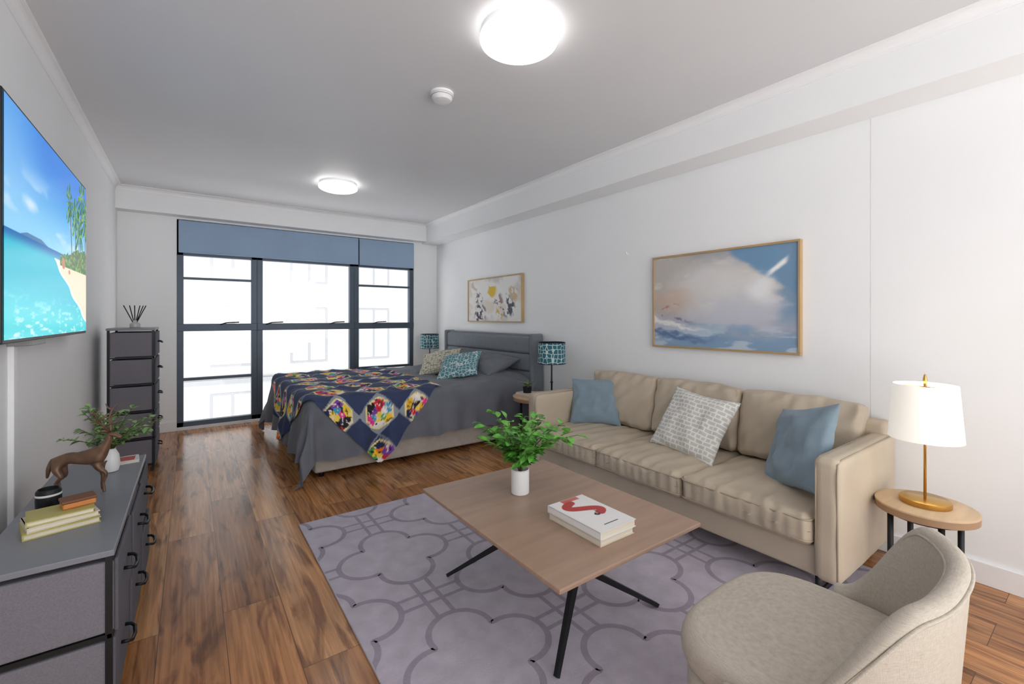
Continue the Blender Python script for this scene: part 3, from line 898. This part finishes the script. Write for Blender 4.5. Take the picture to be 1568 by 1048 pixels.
def drape(u, v, off, wavek=1.0):
    ex = max(0.0, BX0 - 0.01 - u)
    eyn = max(0.0, (BY0 - 0.01) - v); eyf = max(0.0, v - (BY1 + 0.01))
    ey = eyn if eyn > 0 else eyf; sy = -1 if eyn > 0 else 1
    e = math.hypot(ex, ey)
    x = max(u, BX0 - 0.01); y = min(max(v, BY0 - 0.01), BY1 + 0.01)
    z = BZ + 0.014 * noise.noise(Vector((u * 3, v * 3, 1))) + 0.018 * noise.noise(Vector((u * 9, v * 6, 5)))
    z += 0.02 * (1 - min(1, e * 5))
    R = 0.05
    if e > 0:
        dx, dy = -ex / e, sy * ey / e
        arc = R * math.pi / 2
        if e < arc:
            t = e / R; out = R * math.sin(t); drop = R * (1 - math.cos(t))
        else:
            q = e - arc; out = R + 0.10 * q; drop = R + q
            s = v if ex > ey else u
            amp = 0.028 * min(1, q / 0.25) * wavek
            out += amp * math.sin(s * 15 + 1.3 * math.sin(s * 5)) + 0.5 * amp * math.sin(s * 31)
            if ex > 0.02 and ey > 0.02:
                out += 0.05 * q / 0.4 * math.sin(2 * math.atan2(ey, ex))
        x += dx * (out + off); y += dy * (out + off); z -= drop
    z += off * (1 - min(1, e * 6))
    zmin = 0.012 + off
    if z < zmin:
        extra = zmin - z; z = zmin
        if e > 0: x += dx * extra * 0.35; y += dy * extra * 0.35
    return (x, y, z)
nu, nv = 160, 160
us = np.linspace(BX0 - 0.47, 2.72, nu)
vs = []
for j in range(nv):
    for u in us:
        hn = 0.40 + 0.07 * max(0, min(1, (1.35 - u) / 0.5))
        v = (BY0 - hn) + (BY1 - BY0 + 2 * hn) * j / (nv - 1)
        x, y, z = drape(u, v, 0.0)
        if u > 2.1:
            inside = max(0.0, min(1.0, (v - BY0 + 0.02) / 0.15)) * max(0.0, min(1.0, (BY1 + 0.02 - v) / 0.15))
            t = min(1, (u - 2.15) / 0.25) if u > 2.15 else 0
            z += 0.09 * t * inside * (0.75 + 0.25 * math.cos((v - 4.38) * 7.2 + math.pi))
        vs.append((x, y, z))
fs = [(j * nu + i, j * nu + i + 1, (j + 1) * nu + i + 1, (j + 1) * nu + i) for j in range(nv - 1) for i in range(nu - 1)]
ob = mesh('duvet', vs, fs, bedg, g, True)
def hang(u): return max(0.0, 0.56 - abs(u - 1.20) * 1.08)
NU, NV = 220, 360
uu = np.linspace(BX0 - 0.46, 1.80, NU)
vs = []; UV = []
for i, u in enumerate(uu):
    if u >= BX0: v0 = BY0 - hang(u); v1 = BY1 + hang(u)
    else:
        ex = BX0 - u; v0 = BY0 + 1.7 * ex - 0.06; v1 = BY1 - 1.7 * ex
    for j in range(NV):
        v = v0 + (v1 - v0) * j / (NV - 1)
        vs.append(drape(u, v, 0.014)); UV.append((u, v))
fs = [(i * NV + j, i * NV + j + 1, (i + 1) * NV + j + 1, (i + 1) * NV + j) for i in range(NU - 1) for j in range(NV - 1)]
quilt = mesh('patchwork_quilt', vs, fs, attr_mat('quilt_fabric', 0.85, bump=0.3, bs=120), g, True)
UV = np.array(UV); U, V = UV[:, 0], UV[:, 1]
a = (U - 1.2) / 0.32; b = (V - 3.03) / 0.32
ia, ib = np.round(a).astype(int), np.round(b).astype(int)
fu, fv = a - ia, b - ib
l1 = np.abs(fu) + np.abs(fv)
c = np.zeros((len(U), 3)); c[:] = (50, 62, 96)
c[(np.abs(l1 - 0.5) < 0.022)] = (150, 156, 166)
light = l1 < 0.478
rr = np.hypot(fu, fv); ang = np.arctan2(fv, fu)
hexr = 0.32 / np.cos(((ang + math.pi / 6) % (math.pi / 3)) - math.pi / 6)
inner = 0.18 / np.cos(((ang + math.pi / 3) % (math.pi / 3)) - math.pi / 6)
pal = np.array([(220, 40, 60), (255, 200, 40), (240, 64, 150), (70, 170, 84), (130, 66, 170), (24, 24, 30), (60, 160, 200), (245, 242, 235), (255, 130, 40), (30, 40, 80), (250, 215, 60)], float)
sec = np.floor((ang + math.pi) / (math.pi / 3)).astype(int)
h1 = (ia * 7 + ib * 13 + sec * 5) % len(pal)
h0 = (ia * 5 + ib * 3 + sec * 4 + 3) % len(pal)
h2 = (ia * 3 + ib * 5) % 3
paleset = np.array([(62, 76, 112), (84, 96, 120), (150, 154, 160)], float)
c[light] = paleset[h2[light]]
m = light & (rr < hexr); c[m] = pal[h1[m]]
m = light & (rr < inner); c[m] = pal[h0[m]]
m = light & (np.abs(rr - hexr) < 0.022); c[m] = (244, 228, 160)
flo = fbm(U * 60, V * 60, 17)
m = light & (rr < hexr) & (flo > 0.66); c[m] = (245, 225, 205)
m = light & (rr < hexr) & (flo < 0.32); c[m] = (40, 36, 50)
m = light & (rr < 0.06); c[m] = (255, 224, 90)
c *= (0.92 + 0.16 * fbm(U * 20, V * 20, 5))[:, None]
set_col(quilt, c)
grp2 = pattern_mat('cream_leaf_fabric', (214, 208, 188), (140, 136, 120), 30, 0.06, kind='vor')
tealp = pattern_mat('teal_leaf_fabric', (84, 140, 152), (206, 218, 216), 28, 0.07, kind='vor')
pillow('bed_pillow', frame((2.53, 4.80, 0.705), (-0.35, 0, 0.93), 0), 0.70, 0.42, 0.17, bedg, 5)
pillow('bed_pillow', frame((2.53, 3.98, 0.705), (-0.35, 0, 0.93), 0), 0.70, 0.42, 0.17, bedg, 6)
pillow('throw_cushion', frame((2.23, 4.44, 0.715), (-0.45, -0.30, 0.95), 0.35), 0.44, 0.42, 0.13, grp2, 7)
pillow('throw_cushion', frame((2.21, 3.97, 0.72), (-0.5, -0.30, 0.95), 0.30), 0.42, 0.40, 0.13, tealp, 8)

# ------------------------------------------------------------ bedside tables + lamps
round_table(2.55, 3.11, 0.50, 0.24)
round_table(2.60, 5.57, 0.50, 0.20)
shadep = pattern_mat('teal_shade', (48, 104, 118), (190, 210, 208), 26, 0.07, kind='vor')
def blamp(x, y):
    g = group('bedside_lamp', (x, y, 0.75))
    lathe('base', [(0.0001, 0), (0.06, 0), (0.06, 0.008), (0.02, 0.016), (0.008, 0.03), (0.008, 0.10), (0.014, 0.11), (0.008, 0.12), (0.006, 0.30), (0.0001, 0.30)], (x, y, 0.501), black, g, 24)
    lathe('shade', [(0.128, 0), (0.124, 0.195), (0.122, 0.195), (0.126, 0), (0.128, 0)], (x, y, 0.78), shadep, g, 48)
    lathe('shade_rim_top', [(0.1255, 0.19), (0.1255, 0.198), (0.122, 0.198), (0.122, 0.19)], (x, y, 0.78), black, g, 48)
    lathe('shade_rim', [(0.1295, 0), (0.1295, 0.006), (0.126, 0.006), (0.126, 0)], (x, y, 0.78), black, g, 48)
    tube('spider', [(x - 0.124, y, 0.80), (x + 0.124, y, 0.80)], 0.002, black, g, 5)
blamp(2.68, 3.09)
blamp(2.66, 5.62)
g = group('small_potted_plant', (2.43, 3.12, 0.58))
lathe('pot', [(0.03, 0), (0.036, 0.0), (0.042, 0.05), (0.038, 0.05), (0.034, 0.045), (0.0001, 0.045)], (2.42, 3.12, 0.536), black, g, 24)
plant('foliage', (2.42, 3.12, 0.58), 0.09, 0.07, 9, 8, 0.035, 0.014, leafo, g, seed=9)
g = group('bedside_book', (2.43, 3.10, 0.515))
pinkc = M('pink_cover', (206, 176, 160), 0.6)
book(g, 2.36, 2.50, 3.02, 3.22, 0.50, 0.518, pinkc, 0.2); book(g, 2.365, 2.495, 3.03, 3.21, 0.518, 0.536, cream, 0.1)

# ------------------------------------------------------------ fabric drawer units
fab = M('dresser_fabric', (120, 117, 125), 0.95, var=0.06, vs=260, bump=0.3, bs=500)
fabd = M('dresser_fabric_dark', (92, 92, 100), 0.95, var=0.06, vs=260, bump=0.3, bs=500)
topm = M('dresser_top', (122, 124, 132), 0.33, var=0.02, vs=3)
def dresser(name, x0, x1, y0, y1, zt, rows, cols, topmat):
    g = group(name, ((x0 + x1) / 2, (y0 + y1) / 2, zt / 2))
    box('top', x0 - 0.005, x1 + 0.005, y0 - 0.005, y1 + 0.005, zt - 0.018, zt, topmat, g, 0.003)
    p = 0.016
    for (a, b) in ((x0, y0), (x1 - p, y0), (x0, y1 - p), (x1 - p, y1 - p)):
        box('post', a, a + p, b, b + p, 0, zt - 0.018, black, g)
    hgt = (zt - 0.018 - 0.05) / rows; wd = (y1 - y0) / cols
    rnd = random.Random(len(name))
    for r in range(rows):
        z0 = 0.05 + r * hgt
        for (a, b, c_, d) in ((x0, x1, y0 + .002, y0 + .012), (x0, x1, y1 - .012, y1 - .002), (x1 - .012, x1 - .002, y0, y1)):
            box('rail', a, b, c_, d, z0 - 0.006, z0 + 0.006, black, g)
        for c_ in range(cols):
            ya = y0 + c_ * wd + 0.012; yb = ya + wd - 0.024
            o = rnd.choice((0.0, 0.006, 0.012)) if cols > 1 else 0.004
            box('drawer_%d_%d' % (r, c_), x0 + 0.01 + o, x1 - 0.004 + o, ya - 0.008, yb, z0 + 0.008, z0 + hgt - 0.016, fab, g, 0.006)
            box('drawer_front_%d_%d' % (r, c_), x1 - 0.004 + o, x1 + 0.006 + o, ya - .004, yb + .004, z0 + 0.006, z0 + hgt - 0.012, fabd, g, 0.004)
            ym = (ya + yb) / 2; zm = z0 + hgt * 0.56; xx = x1 + 0.006 + o
            hw = min(0.05, (yb - ya) * .2)
            tube('handle_%d_%d' % (r, c_), [(xx, ym - hw, zm), (xx + 0.016, ym - hw, zm - .002), (xx + 0.026, ym - hw * .8, zm - 0.008), (xx + 0.030, ym, zm - 0.012), (xx + 0.026, ym + hw * .8, zm - 0.008), (xx + 0.016, ym + hw, zm - .002), (xx, ym + hw, zm)], 0.0055, black, g, 8)
    return g
dresser('fabric_drawer_dresser', -0.475, -0.185, 1.72, 2.82, 0.53, 2, 3, topm)
dresser('tall_drawer_tower', -0.515, -0.235, 4.48, 4.95, 1.12, 5, 1, topm)

# ------------------------------------------------------------ things on the dresser
DZ = 0.53
bronze = M('dark_bronze', (112, 84, 66), 0.4, 0.35, var=0.15, vs=30)
def skin(name, nodes, edges, mat, par, sub=2):
    me = bpy.data.meshes.new(name)
    me.from_pydata([n[0] for n in nodes], edges, [])
    ob = bpy.data.objects.new(name, me); COL.objects.link(ob)
    me.materials.append(mat)
    md = ob.modifiers.new('skin', 'SKIN'); md.use_smooth_shade = True
    for i, n in enumerate(nodes):
        r = n[1]
        me.skin_vertices[0].data[i].radius = (r, r)
        me.skin_vertices[0].data[i].use_root = (i == 0)
    s = ob.modifiers.new('sub', 'SUBSURF'); s.levels = sub; s.render_levels = sub
    adopt(ob, par)
    return ob
hx, hy = -0.335, 2.33
g = group('deer_figurine', (hx, hy, DZ + 0.1))
def H(x, y, z): return (hx + x * 0.80 + y * 0.3, hy + y * 0.8 - x * 0.32, DZ + z * 0.95)
nodes = [(H(0, 0, .142), .023), (H(-.055, 0, .146), .025), (H(.05, 0, .148), .028), (H(-.088, 0, .140), .020),
         (H(.078, 0, .176), .019), (H(.094, 0, .208), .013), (H(.102, 0, .236), .012), (H(.120, 0, .230), .010), (H(.144, 0, .216), .006),
         (H(-.084, .020, .104), .014), (H(-.074, .022, .074), .0075), (H(-.102, .022, .052), .005), (H(-.096, .022, .004), .006),
         (H(-.088, -.020, .104), .014), (H(-.066, -.022, .076), .0075), (H(-.088, -.022, .052), .005), (H(-.078, -.022, .004), .006),
         (H(.058, .018, .104), .012), (H(.064, .020, .062), .0065), (H(.060, .020, .032), .0046), (H(.064, .020, .004), .006),
         (H(.064, -.018, .104), .012), (H(.098, -.020, .082), .0065), (H(.086, -.020, .042), .0046), (H(.090, -.020, .004), .006),
         (H(-.112, 0, .140), .008), (H(-.124, 0, .108), .009), (H(-.130, 0, .070), .004),
         ]
edges = [(0, 1), (0, 2), (1, 3), (2, 4), (4, 5), (5, 6), (6, 7), (7, 8), (3, 9), (9, 10), (10, 11), (11, 12), (3, 13), (13, 14), (14, 15), (15, 16),
         (2, 17), (17, 18), (18, 19), (19, 20), (2, 21), (21, 22), (22, 23), (23, 24), (3, 25), (25, 26), (26, 27)]
skin('body', nodes, edges, bronze, g)
for s in (-1, 1):
    tube('ear', [H(.098, s * .008, .242), H(.088, s * .022, .252), H(.080, s * .034, .252)], [0.004, 0.006, 0.001], bronze, g, 6)
    beam = [H(.100, s * .006, .244), H(.092, s * .022, .268), H(.076, s * .042, .292), H(.078, s * .058, .322), H(.098, s * .060, .346)]
    tube('antler_beam', beam, [.0046, .0042, .004, .0034, .0016], bronze, g, 6)
    for (k, dx, dz) in ((1, .030, .022), (2, .034, .030), (3, -.024, .026), (2, -.028, .014)):
        b0 = Vector(beam[k])
        tube('antler_tine', [b0, b0 + Vector((dx * .5, s * .004, dz * .35)), b0 + Vector((dx * .8, s * .006, dz))], [.0036, .003, .0012], bronze, g, 6)

g = group('potted_sprig', (-0.285, 2.60, DZ + 0.1))
lathe('vase', [(0.020, 0), (0.026, 0.002), (0.032, 0.03), (0.028, 0.07), (0.016, 0.095), (0.018, 0.10), (0.014, 0.098), (0.0001, 0.09)], (-0.285, 2.60, DZ), vasem, g, 32)
plant('foliage', (-0.285, 2.60, DZ + 0.08), 0.26, 0.19, 20, 22, 0.034, 0.018, leafo, g, seed=21, sleaf=.25)
g = group('yellow_books', (-0.335, 2.02, DZ + 0.02))
yel = M('yellow_cover', (190, 180, 108), 0.5)
book(g, -0.43, -0.255, 1.95, 2.09, DZ, DZ + 0.018, yel, 0.25)
book(g, -0.425, -0.26, 1.96, 2.085, DZ + 0.018, DZ + 0.034, cream, 0.32)
book(g, -0.42, -0.265, 1.96, 2.08, DZ + 0.034, DZ + 0.050, yel, 0.2)
orange = M('orange_wood', (206, 128, 62), 0.4)
g = group('carved_wooden_box', (-0.30, 2.05, DZ + 0.06))
box('body', -0.345, -0.265, 2.01, 2.07, DZ + 0.050, DZ + 0.068, orange, g, 0.004, rot=Matrix.Rotation(0.3, 4, 'Z'))
box('lid', -0.348, -0.262, 2.007, 2.073, DZ + 0.068, DZ + 0.077, M('box_lid', (120, 72, 44), 0.5), g, 0.003, rot=Matrix.Rotation(0.3, 4, 'Z'))
g = group('black_candle_jar', (-0.405, 2.21, DZ + 0.04))
lathe('jar', [(0.0001, 0), (0.028, 0), (0.033, 0.006), (0.034, 0.035), (0.033, 0.066), (0.028, 0.073), (0.026, 0.072), (0.026, 0.05), (0.0001, 0.05)], (-0.405, 2.21, DZ), black, g, 36)
lathe('label_bands', [(0.0337, 0.050), (0.0342, 0.051), (0.0339, 0.056), (0.0335, 0.057)], (-0.405, 2.21, DZ), vasem, g, 36)
g = group('red_notebook', (-0.245, 2.73, DZ + 0.01))
book(g, -0.29, -0.20, 2.68, 2.79, DZ, DZ + 0.012, white, 0.1)
box('red_label', -0.275, -0.215, 2.70, 2.77, DZ + 0.012, DZ + 0.0135, M('red_label', (186, 60, 50), 0.5), g)
g = group('reed_diffuser', (-0.37, 4.70, 1.17))
lathe('bottle', [(0.0001, 0), (0.030, 0), (0.034, 0.004), (0.034, 0.03), (0.014, 0.045), (0.014, 0.06), (0.010, 0.06), (0.0001, 0.055)], (-0.37, 4.70, 1.12), M('bottle_glass', (190, 192, 190), 0.15), g, 24)
for k, (dx, dy) in enumerate(((-.07, 0), (-.035, .02), (0.0, -.02), (.03, .02), (.07, -.01), (.05, .03))):
    tube('reed_%d' % k, [(-0.37, 4.70, 1.135), (-0.37 + dx, 4.70 + dy, 1.30)], 0.0036, black, g, 5)

# ------------------------------------------------------------ world: bright overcast sky; lower half made brighter still, added to light the ceiling
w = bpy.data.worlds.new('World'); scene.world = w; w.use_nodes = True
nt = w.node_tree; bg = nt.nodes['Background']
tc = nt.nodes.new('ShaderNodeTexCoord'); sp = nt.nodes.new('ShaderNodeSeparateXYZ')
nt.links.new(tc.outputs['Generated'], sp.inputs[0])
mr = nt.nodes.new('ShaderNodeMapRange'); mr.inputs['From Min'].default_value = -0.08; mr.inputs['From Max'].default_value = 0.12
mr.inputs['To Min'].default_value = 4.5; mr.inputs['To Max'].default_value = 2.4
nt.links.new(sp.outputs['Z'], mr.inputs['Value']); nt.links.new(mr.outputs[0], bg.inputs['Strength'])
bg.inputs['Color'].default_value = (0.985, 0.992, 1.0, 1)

# ------------------------------------------------------------ camera
cam = bpy.data.cameras.new('Camera'); co = bpy.data.objects.new('Camera', cam); COL.objects.link(co)
co.location = (0, 0, 1.2); co.rotation_euler = (math.radians(90), 0, -math.atan2(491, 680))
cam.sensor_width = 36; cam.lens = 680 / 1568 * 36; cam.shift_y = -37 / 1568
cam.clip_start = 0.02
scene.camera = co
